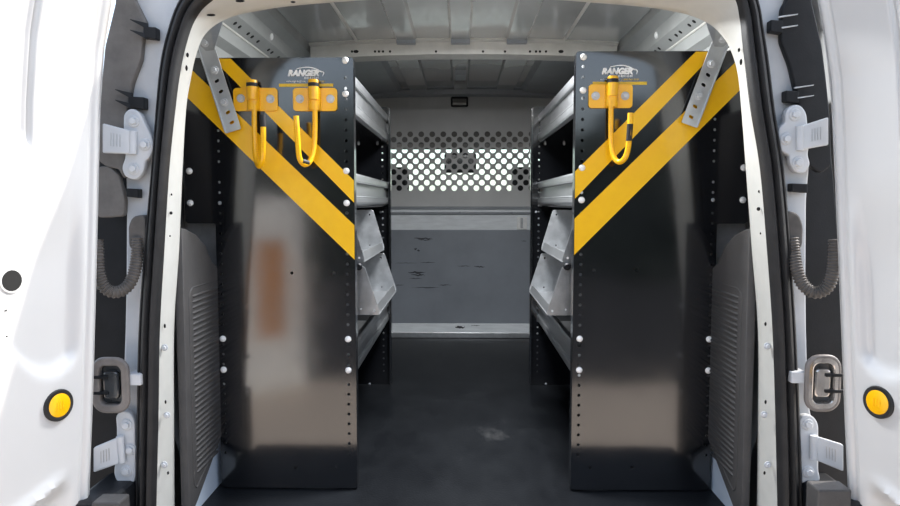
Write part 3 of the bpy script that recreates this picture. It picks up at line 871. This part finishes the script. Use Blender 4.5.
    me = plate(rpoly([(fx, 0.004), (fx, zf), (xu + s * -0.01, zf), (xu, 0.98), (xu, zw), (xo, zw), (xo, 0.004)], 0.008, 3), hl_, 0.003, at_y(YF))
    fp = link('end_panel', me, 'black_powder', u)
    MB().box((min(fx, fx - s * 0.003), YF - 0.001, 0.01), (max(fx, fx - s * 0.003), YF + 0.035, zf - 0.004)).build('panel_flange', 'black_powder', fp)
    # upright channel at the far end (in front of the far panel's edge)
    b = MB()
    b.box((min(fx + s * 0.001, fx + s * 0.004), YF - 0.03, 0.01), (max(fx + s * 0.001, fx + s * 0.004), YF, zf - 0.004))
    b.build('panel_flange', 'black_powder', fp)
    link('bolt', BOLT, 'bolt_zinc', u, (fx + s * 0.034, YF - 0.0015, 1.085))
    p = P(369.5 if L else 546, 384, YF - 0.004); link('bolt', SMALLBOLT, 'bolt_zinc', u, (p.x, YF - 0.0015, p.z))
    p = P(380.5 if L else 536, 212, YF - 0.002); link('bolt', SMALLBOLT, 'bolt_zinc', u, (p.x, YF - 0.0015, p.z))
    # three trays: bent sheet with a ribbed front lip
    xl = xi + s * 0.022
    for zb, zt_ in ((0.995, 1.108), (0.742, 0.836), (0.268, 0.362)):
        h = zt_ - zb
        pr = [(xo, zb + 0.09), (xo, zb), (xl + s * 0.010, zb), (xl + s * 0.002, zb + 0.006), (xl, zb + 0.012), (xl, zb + h * 0.26), (xl + s * 0.008, zb + h * 0.32),
              (xl + s * 0.008, zb + h * 0.70), (xl, zb + h * 0.77), (xl, zb + h - 0.006), (xl + s * 0.005, zb + h), (xl + s * 0.020, zb + h - 0.002)]
        th = 0.0015
        b = MB()
        ringp = [Vector((x, 0, z)) for x, z in pr]
        inn = []
        for k, p in enumerate(ringp):
            t = (ringp[min(k + 1, len(pr) - 1)] - ringp[max(k - 1, 0)]).normalized()
            inn.append(p + Vector((t.z, 0, -t.x)) * th * (1 if s < 0 else -1) * -1)
        loop = ringp + inn[::-1]
        b.loft([[p + Vector((0, y, 0)) for p in loop] for y in (YN + 0.003, YF - 0.003)], closed=True, caps=True)
        tr = b.build('shelf_tray', 'galvanised', u)
        xa_, xb_ = sorted((xo - s * 0.004, xl + s * 0.008))
        MB().box((xa_, YN + 0.006, zb - 0.004), (xb_, YF - 0.006, zb - 0.001)).build('shade_pan', 'black_powder', tr)  # added black sheet standing for the shade under the tray
        MB().tube([(xl + s * 0.003, YN + 0.02, zb + h * 0.29), (xl + s * 0.003, YF - 0.02, zb + h * 0.29)], 0.003, 8).build('lip_bead', 'galvanised', tr, smooth=1)
        MB().tube([(xl + s * 0.003, YN + 0.02, zb + h * 0.74), (xl + s * 0.003, YF - 0.02, zb + h * 0.74)], 0.003, 8).build('lip_bead', 'galvanised', tr, smooth=1)
    return u
shelving(-1)
shelving(1)

# ---- tilting parts bins hung under the middle shelf
def bin_tray(s, z0, z1, xtip, xtop, y0, y1, lab):
    """end plates with a raked front edge, a floor, a back and a front lip"""
    xb = -0.50 if s < 0 else 0.515
    prof = [(xb, z0), (xtip - s * 0.002 * -1, z0), (xtip, z0 + 0.010), (xtop, z1), (xb, z1)]
    t = thing('parts_bin', lab, 'bin', ((xb + xtip) / 2, (y0 + y1) / 2, z0), 'galvanised bins under the middle shelves')
    for y in (y0, y1):
        me = plate(rpoly(prof, 0.006, 3), [circ(xtip + s * 0.014, z0 + 0.012, 0.0035, 8), circ(xtop + s * 0.012, z1 - 0.016, 0.0035, 8), circ(xtip + s * 0.05, z0 + 0.016, 0.003, 8)], 0.002, at_y(y), 0.0003)
        link('end_plate', me, 'galvanised', t)
    b = MB().box((min(xb, xtip), y0, z0), (max(xb, xtip), y1, z0 + 0.002)); b.build('bin_floor', 'galvanised', t)
    b = MB().box((min(xb, xb - s * 0.002), y0, z0), (max(xb, xb - s * 0.002), y1, z1)); b.build('bin_back', 'galvanised', t)
    b = MB().prism([(xtip + s * 0.002, y0, z0 + 0.002), (xtip + s * 0.004, y0, z0 + 0.002), (xtip + s * 0.010, y0, z0 + 0.026), (xtip + s * 0.008, y0, z0 + 0.026)], (0, y1 - y0, 0))
    b.build('front_lip', 'galvanised', t)
    return t
BY0, BY1 = 1.90, 2.40
for s, who in ((-1, 'two-hook'), (1, 'one-hook')):
    for up in (0, 1):
        k = 0.012 if s > 0 else 0.0
        if up: bin_tray(s, 0.592, 0.728, s * 0.262 + k, s * 0.300 + k, BY0, BY1, 'upper galvanised parts bin with raked end plates in the %s unit' % who)
        else: bin_tray(s, 0.448, 0.580, s * 0.222 + k, s * 0.262 + k, BY0, BY1, 'lower galvanised parts bin with raked end plates in the %s unit' % who)
    p = P(359 if s < 0 else 567, 266.5, BY0 - 0.006)
    o = MB().lathe([(0.010, -0.006), (0.010, 0.006), (0.007, 0.010)], p, (0, -1, 0), 10).build('bin_latch', 'black_plastic', smooth=0.6)
    tag(o, 'small black latch knob on the bins of the %s unit' % who, 'knob')

# ---- yellow swivel hooks
def hook(px0, py0, px1, py1, pxs, pys, bolts, rod, tip, lab, ypad=0.0):
    Y = YN - 0.0015
    a = XZ(px0, py1, Y); c = XZ(px1, py0, Y); xs_ = XZ(pxs, py0, Y)[0]; zs_ = XZ(pxs, pys, Y - 0.02)[1]
    t = thing('swivel_hook', lab, 'hook', (xs_, Y, a[1]), 'yellow swivel hooks on the end panels')
    # back plate: two wings bent round the sleeve
    r = 0.0135
    me = plate(rrect(a[0], a[1], c[0], c[1], 0.008), [], 0.004, at_y(Y - 0.003), 0.001)
    wing = link('back_plate', shade_smooth(me), 'yellow_paint', t)
    b = MB()
    arc = []
    for k in range(13):
        q = math.pi * k / 12; arc.append((xs_ - math.cos(q) * (r + 0.003), Y - 0.004 - math.sin(q) * (r + 0.006)))
    arc = [(xs_ - r - 0.010, Y - 0.004)] + arc + [(xs_ + r + 0.010, Y - 0.004)]
    b.loft([[(x, y, z) for x, y in arc] for z in (a[1] + 0.0005, c[1] - 0.0005)], closed=True, caps=True)
    b.build('sleeve', 'yellow_paint', t, smooth=0.8)
    # swivel tube standing out above, with a dark band
    ysl = Y - 0.004 - 0.0085
    MB().lathe([(r, 0), (r, zs_ - c[1] - 0.004 + 0.03), (r * 0.93, zs_ - c[1] - 0.001 + 0.03), (0.0, zs_ - c[1] + 0.03)], (xs_, ysl - 0.004, c[1] - 0.03), (0, 0, 1), 18).build('swivel_tube', 'yellow_paint', t, smooth=0.7)
    MB().lathe([(r + 0.0006, 0), (r + 0.0006, 0.009)], (xs_, ysl - 0.004, c[1] + 0.002), (0, 0, 1), 18).build('tube_band', 'black_rubber', t, smooth=0.7)
    for (bx, by) in bolts:
        o = link('bolt', HEX, 'bolt_zinc', t, P(bx, by, Y - 0.005)); 
    # J-shaped rod
    yr = ysl - 0.004
    path = [P(x, y, yr - d) for x, y, d in rod]
    path = spline(path, 5)
    MB().tube(path, 0.0068, 12).build('hook_rod', 'yellow_paint', t, smooth=1)
    (xa, ya, da), (xb, yb, db) = tip
    MB().tube([P(xa, ya, yr - da), P(xb, yb, yr - db)], 0.0074, 12).build('hook_sleeve', 'black_rubber', t, smooth=0.8)
    return t
hook(234.5, 88.5, 277.5, 111, 254, 79.5, ((241, 98.5), (270.5, 99)),
     ((254.3, 104, 0), (254.3, 112, 0), (254.5, 135, 0.002), (255.2, 152, 0.008), (257.2, 163, 0.022), (260, 166, 0.040), (262.3, 158, 0.056), (263, 146, 0.062), (263.2, 130, 0.064), (262.5, 117, 0.064)),
     ((263.2, 127, 0.064), (262.4, 115, 0.064)), 'yellow swivel hook pointing outward over the diagonal stripe')
hook(294, 88.5, 337, 111, 315, 79, ((300, 99), (330.5, 99)),
     ((315, 104, 0), (315, 112, 0), (314.8, 135, 0.001), (313.6, 150, 0.006), (310, 161, 0.018), (304.5, 164.5, 0.032), (299.5, 158, 0.046), (298, 145, 0.052), (297, 130, 0.054), (296, 116, 0.054)),
     ((308, 163, 0.0245), (301.5, 161.2, 0.041)), 'yellow swivel hook mounted directly below the lettering beside another hook')
hook(588.5, 84.7, 632, 108, 611.3, 75.7, ((595.5, 96), (625, 96)),
     ((611, 101, 0), (611, 109, 0), (610.8, 130, 0.001), (611.5, 146, 0.006), (614.5, 158, 0.018), (620, 162, 0.032), (626, 156, 0.046), (628.8, 143, 0.052), (630, 128, 0.054), (630.5, 113, 0.054)),
     ((629.0, 141, 0.0525), (630.2, 124, 0.054)), 'lone yellow swivel hook below the lettering on its own end panel')

# ---- slotted zinc braces from the end panels up to the roof rail
def brace(top, bot, wid, slots, bolts, roof, lab, s):
    Y = YN - 0.016
    T, B = Vector(XZ(*top, Y)), Vector(XZ(*bot, Y))
    d = (T - B).normalized(); n = Vector((-d.y, d.x))
    w = wid / 2
    out = [B - n * w, B + n * w, T + n * w, T - n * w]
    rot = math.atan2(n.y, n.x) + 0.25 * -s
    hs = [slot(*XZ(*p, Y), 0.0135, 0.0085, rot) for p in slots]
    t = thing('roof_brace', lab, 'brace', (B.x, Y, B.y), 'slotted braces from end panels to roof')
    me = plate(rpoly([tuple(p) for p in out], 0.003, 2), hs, 0.003, at_y(Y), 0.0004)
    link('slotted_bar', me, 'zinc', t)
    # folded edge along the outer side
    e = -n if s < 0 else n
    if e.x * s < 0: e = -e
    q = [B + e * w, T + e * w]
    b = MB().prism([(q[0].x, Y - 0.010, q[0].y), (q[1].x, Y - 0.010, q[1].y), (q[1].x - e.x * 0.002, Y - 0.010, q[1].y - e.y * 0.002), (q[0].x - e.x * 0.002, Y - 0.010, q[0].y - e.y * 0.002)], (0, 0.012, 0))
    b.build('folded_edge', 'zinc', t)
    # roof gusset
    g = [P(*p, Y - 0.004 * k) for k, p in enumerate(roof)]
    MB().prism(g, (0, 0.003, 0)).build('roof_gusset', 'galvanised', t)
    for p in bolts:
        link('bolt', HEX, 'bolt_zinc' if p == bolts[0] else 'zinc', t, P(*p, Y - 0.0015))
    # spacers reaching back to the panel
    p = P(*bolts[-1], Y)
    MB().lathe([(0.008, 0), (0.008, 0.0125)], (p.x, Y + 0.0015, p.z), (0, 1, 0), 10).build('spacer', 'zinc', t)
    return t
brace((203.5, 38), (233.5, 131), 0.040, ((217, 81), (221, 91.5), (228, 112.5), (232, 122.5)), ((205.5, 43), (214.5, 70), (224, 102.5)), ((199, 52), (214, 50), (225, 14), (208, 14)),
      'slotted zinc brace fixed to the end panel with two hooks', -1)
brace((724, 33), (689, 125), 0.040, ((708, 75), (703.5, 85), (695, 106.5), (691, 117)), ((722, 39), (711.5, 64), (698.7, 96)), ((731, 48), (714, 46), (702, 10), (718, 10)),
      'slotted zinc brace fixed to the end panel with one hook', 1)

# ---- door hinges
def hinge(pl, bolts, arm, lab, Yp=1.488):
    t = bpy.data.objects.new('door_hinge', None); COL.objects.link(t); t.empty_display_size = 0.03
    t.location = P(*bolts[0], Yp); WLOC[t.name] = P(*bolts[0], Yp); t['label'] = lab
    t.parent = JAMB['trim_3' if bolts[0][0] < 450 else 'trim_4']
    me = plate(rpoly([XZ(*p, Yp) for p in pl], 0.014, 5), [], 0.012, at_y(Yp), 0.0035)
    link('mounting_plate', shade_smooth(me), 'jamb_paint', t)
    b = MB()
    q = [P(x, y, yy) for x, y, yy in arm]
    b.prism(q, (0, 0.010, 0))
    ar = b.build('hinge_arm', 'jamb_paint', t, bevel=0.003)
    # knuckle where the arm meets the plate
    m0, m1 = q[1], q[2]
    MB().tube([m0 + Vector((0, 0.004, 0)), m1 + Vector((0, 0.004, 0))], 0.008, 12).build('knuckle', 'jamb_paint', t, smooth=0.8)
    # stamped lines on the arm
    for k in range(4):
        u = 0.30 + 0.10 * k
        a = q[0].lerp(q[1], u); c = q[3].lerp(q[2], u)
        p0, p1 = a.lerp(c, 0.26), a.lerp(c, 0.74)
        MB().tube([p0 + Vector((0, -0.0003, 0)), p1 + Vector((0, -0.0003, 0))], 0.0008, 5).build('stamped_line', 'galvanised', t)
    for p in bolts:
        c = P(*p, Yp - 0.0075)
        MB().lathe([(0.0135, 0), (0.0135, 0.002), (0.012, 0.003)], c, (0, -1, 0), 20).build('washer', 'jamb_paint', t, smooth=0.6)
        link('bolt', HEXBIG, 'jamb_paint', t, c + Vector((0, -0.002, 0)))
    return t
hinge([(127, 115), (133, 110), (141, 114), (146, 126), (152, 137), (154, 148), (150, 157), (146, 160), (144, 172), (137, 179), (128, 176), (125, 168), (129, 158), (127, 130)],
      ((134.5, 121.5), (145.5, 145), (134.5, 169)), ((102, 123, 1.452), (132, 131, 1.470), (132, 154, 1.470), (102, 153, 1.452)), 'sunlit upper hinge on the jamb beside the two-hook unit')
hinge([(119, 415), (125, 411), (131, 413), (135, 420), (136, 476), (133, 482), (125, 483), (119, 478), (117, 470), (120, 455), (120, 425)],
      ((127.5, 424.5), (131, 449), (127, 470.5)), ((93, 448, 1.440), (119, 437, 1.466), (121, 463, 1.466), (93, 473, 1.440)), 'lower hinge on the jamb beside the two-hook unit')
hinge([(779, 128), (785, 124), (785, 113), (790, 107), (798, 107), (803, 114), (804, 124), (806, 145), (804, 155), (807, 165), (802, 172), (794, 171), (789, 163), (789, 154), (781, 151), (777, 140)],
      ((794, 115), (785.5, 139), (797, 163)), ((829, 117, 1.452), (801, 126, 1.470), (801, 150, 1.470), (829, 145, 1.452)), 'shaded upper hinge on the jamb beside the one-hook unit')
hinge([(798, 422), (802, 415), (810, 416), (815, 423), (815, 470), (817, 478), (812, 483), (803, 482), (798, 477)],
      ((807, 424), (807.5, 471.5)), ((844, 445, 1.440), (815, 436, 1.466), (815, 460, 1.466), (844, 472, 1.440)), 'lower hinge on the jamb beside the one-hook unit')

# ---- corrugated cable conduits between jamb and door
def conduit(path, grom, lab):
    pts = spline([P(x, y, yy) for x, y, yy in path], 26)
    t = thing('cable_conduit', lab, 'hose', pts[0], 'corrugated conduits between jambs and doors')
    L = 0.0; rs = []
    for i, p in enumerate(pts):
        if i: L += (p - pts[i - 1]).length
        rs.append(0.0118 + 0.0019 * math.sin(2 * math.pi * L / 0.0078))
    # resample evenly so that each ring is drawn
    acc = [0.0]
    for i in range(1, len(pts)): acc.append(acc[-1] + (pts[i] - pts[i - 1]).length)
    n = int(acc[-1] / 0.0064 * 8); ev, er = [], []
    j = 0
    for k in range(n + 1):
        q = acc[-1] * k / n
        while j < len(acc) - 2 and acc[j + 1] < q: j += 1
        ev.append(pts[j].lerp(pts[j + 1], (q - acc[j]) / max(1e-9, acc[j + 1] - acc[j])))
        er.append(0.0120 + 0.0013 * math.sin(2 * math.pi * q / 0.0064))
    MB().tube(ev, er, 14).build('corrugated_hose', 'hose_plastic', t, smooth=1.2)
    me = plate(rpoly([XZ(*p, 1.492) for p in grom], 0.012, 4), [], 0.024, at_y(1.496), 0.004)
    link('grommet', shade_smooth(me), 'hose_plastic', t)
    return t
conduit([(138, 238, 1.484), (137.5, 252, 1.478), (135.5, 268, 1.465), (130, 283, 1.452), (121, 291, 1.442), (111, 291.5, 1.435), (103, 285, 1.430), (98.5, 272, 1.428), (97.5, 255, 1.430), (97, 240, 1.435)],
        ((133, 248), (132.5, 226), (136, 218), (146, 216), (147, 250)), 'corrugated grey conduit looping to the bright sunlit door')
conduit([(792, 238, 1.484), (794, 252, 1.478), (796.5, 268, 1.465), (802, 283, 1.452), (811, 291.5, 1.442), (820, 292, 1.435), (828, 286, 1.430), (833, 272, 1.428), (834.5, 255, 1.430), (835, 240, 1.435)],
        ((798, 248), (799, 226), (795, 215), (785, 212), (784, 250)), 'corrugated brown-grey conduit looping to the shaded creamy door')

# ---- door check loops: rounded rubber frame with a bright catch
def check(cx, cy, w, h, s, lab, bright):
    Y = 1.45
    a = XZ(cx - w / 2, cy + h / 2, Y); c = XZ(cx + w / 2, cy - h / 2, Y)
    t = thing('door_check', lab, 'door check', P(cx, cy + h / 2, Y), 'door check loops')
    lp = rrect(a[0], a[1], c[0], c[1], 0.024, 6)
    pth = [Vector((x, Y, z)) for x, z in lp]; pth = pth + [pth[0]]
    MB().tube(pth, 0.0055, 10, caps=False).build('outer_frame', 'check_rubber', t, smooth=1)
    me = plate(rrect(a[0] + 0.002, a[1] + 0.002, c[0] - 0.002, c[1] - 0.002, 0.022, 6), [rrect(a[0] + 0.0085, a[1] + 0.010, c[0] - 0.0085, c[1] - 0.010, 0.016, 5)], 0.012, at_y(Y + 0.004), 0.003)
    link('bezel', shade_smooth(me), 'chrome_check' if bright else 'check_rubber', t)
    me = plate(rrect(a[0] + 0.008, a[1] + 0.008, c[0] - 0.008, c[1] - 0.008, 0.018, 6), [], 0.006, at_y(Y + 0.016), 0.002)
    link('window', shade_smooth(me), 'lens_dark', t)
    mx, mz = (a[0] + c[0]) / 2, (a[1] + c[1]) / 2
    me = plate(rpoly([(mx - 0.013, mz - 0.026), (mx + 0.013, mz - 0.026), (mx + 0.013, mz + 0.026), (mx - 0.013, mz + 0.026)], 0.006, 3), [], 0.010, at_y(Y + 0.007), 0.004)
    link('catch', shade_smooth(me), 'chrome_check' if bright else 'lens_dark', t)
    for dz in (-0.017, 0.017):
        xa, xb = (mx + s * 0.004, mx + s * 0.045)
        MB().box((min(xa, xb), Y - 0.006, mz + dz - 0.003), (max(xa, xb), Y + 0.003, mz + dz + 0.004)).build('prong', 'black_plastic', t, bevel=0.0015)
    # bracket to the jamb
    xa, xb = (mx - s * 0.030, mx - s * 0.062)
    MB().box((min(xa, xb), Y + 0.004, mz - 0.002), (max(xa, xb), Y + 0.046, mz + 0.022)).build('bracket', 'jamb_paint', t, bevel=0.002)
    return t
check(111, 385, 31, 51, -1, 'dull rounded door check loop beside the lower hinge and the sunlit door', False)
check(822.5, 383, 33, 52, 1, 'shiny rounded door check loop beside the lower hinge and the creamy door', True)

# ---- dark roof fitting with a fill light added to brighten the cargo space
dl = thing('roof_fill_lamp', 'flat dark-edged roof fitting with an added fill light', 'lamp', (0.02, 1.93, ZC - 0.012))
a0, a1 = P(432, 1.5, 2.02), P(543, 1.5, 2.02)
MB().box((a0.x, 1.82, ZC - 0.024), (a1.x, 2.045, ZC - 0.003)).build('housing', 'black_plastic', dl, bevel=0.006)
MB().box((a0.x + 0.02, 1.835, ZC - 0.027), (a1.x - 0.02, 2.00, ZC - 0.023)).build('lens', 'fill_lens', dl, bevel=0.002)
ld = bpy.data.lights.new('roof_fill_light', 'AREA'); ld.shape = 'RECTANGLE'; ld.size = 0.26; ld.size_y = 0.15
ld.energy = FILL_W; ld.color = (0.96, 0.98, 1.0)
lo = bpy.data.objects.new('roof_fill_light', ld); COL.objects.link(lo)
lo.location = (0.5 * (a0.x + a1.x), 1.918, ZC - 0.030)

# ---- cab seats and mirror, seen dark through the holes
def seat(cx, lab):
    t = thing('cab_seat', lab, 'seat', (cx, 4.2, -0.15), 'black cab seats')
    MB().box((cx - 0.26, 4.08, 0.10), (cx + 0.26, 4.62, 0.28)).build('cushion', 'seat_fabric', t, bevel=0.05, seg=3)
    M = Matrix.Translation((cx, 4.16, 0.25)) @ Matrix.Rotation(0.12, 4, 'X')
    MB().box((-0.25, -0.06, 0), (0.25, 0.06, 0.50), M).build('backrest', 'seat_fabric', t, bevel=0.05, seg=3)
    MB().box((cx - 0.105, 4.02, 0.785), (cx + 0.105, 4.12, 0.955)).build('headrest', 'seat_fabric', t, bevel=0.04, seg=3)
    for dx in (-0.05, 0.05):
        MB().tube([(cx + dx, 4.08, 0.70), (cx + dx, 4.08, 0.80)], 0.007, 8).build('post', 'zinc', t)
    MB().box((cx - 0.22, 4.12, -0.15), (cx + 0.22, 4.58, 0.12)).build('seat_base', 'black_plastic', t, bevel=0.02)
seat(-0.405, 'black cab seat behind the bulkhead on the two-hook side')
seat(0.395, 'black cab seat behind the bulkhead on the one-hook side')
mr = thing('rear_view_mirror', 'black interior mirror hanging behind the windscreen', 'mirror', (0.0, 4.66, 0.96))
MB().box((-0.11, 4.62, 0.945), (0.10, 4.66, 1.075)).build('mirror_housing', 'black_plastic', mr, bevel=0.015, seg=3)
MB().box((-0.098, 4.615, 0.957), (0.088, 4.622, 1.063)).build('mirror_glass', 'lens_dark', mr, bevel=0.003)
MB().tube([(0, 4.65, 1.05), (0, 4.70, 1.16), (0, 4.72, 1.26)], 0.012, 8).build('mirror_stalk', 'black_plastic', mr)
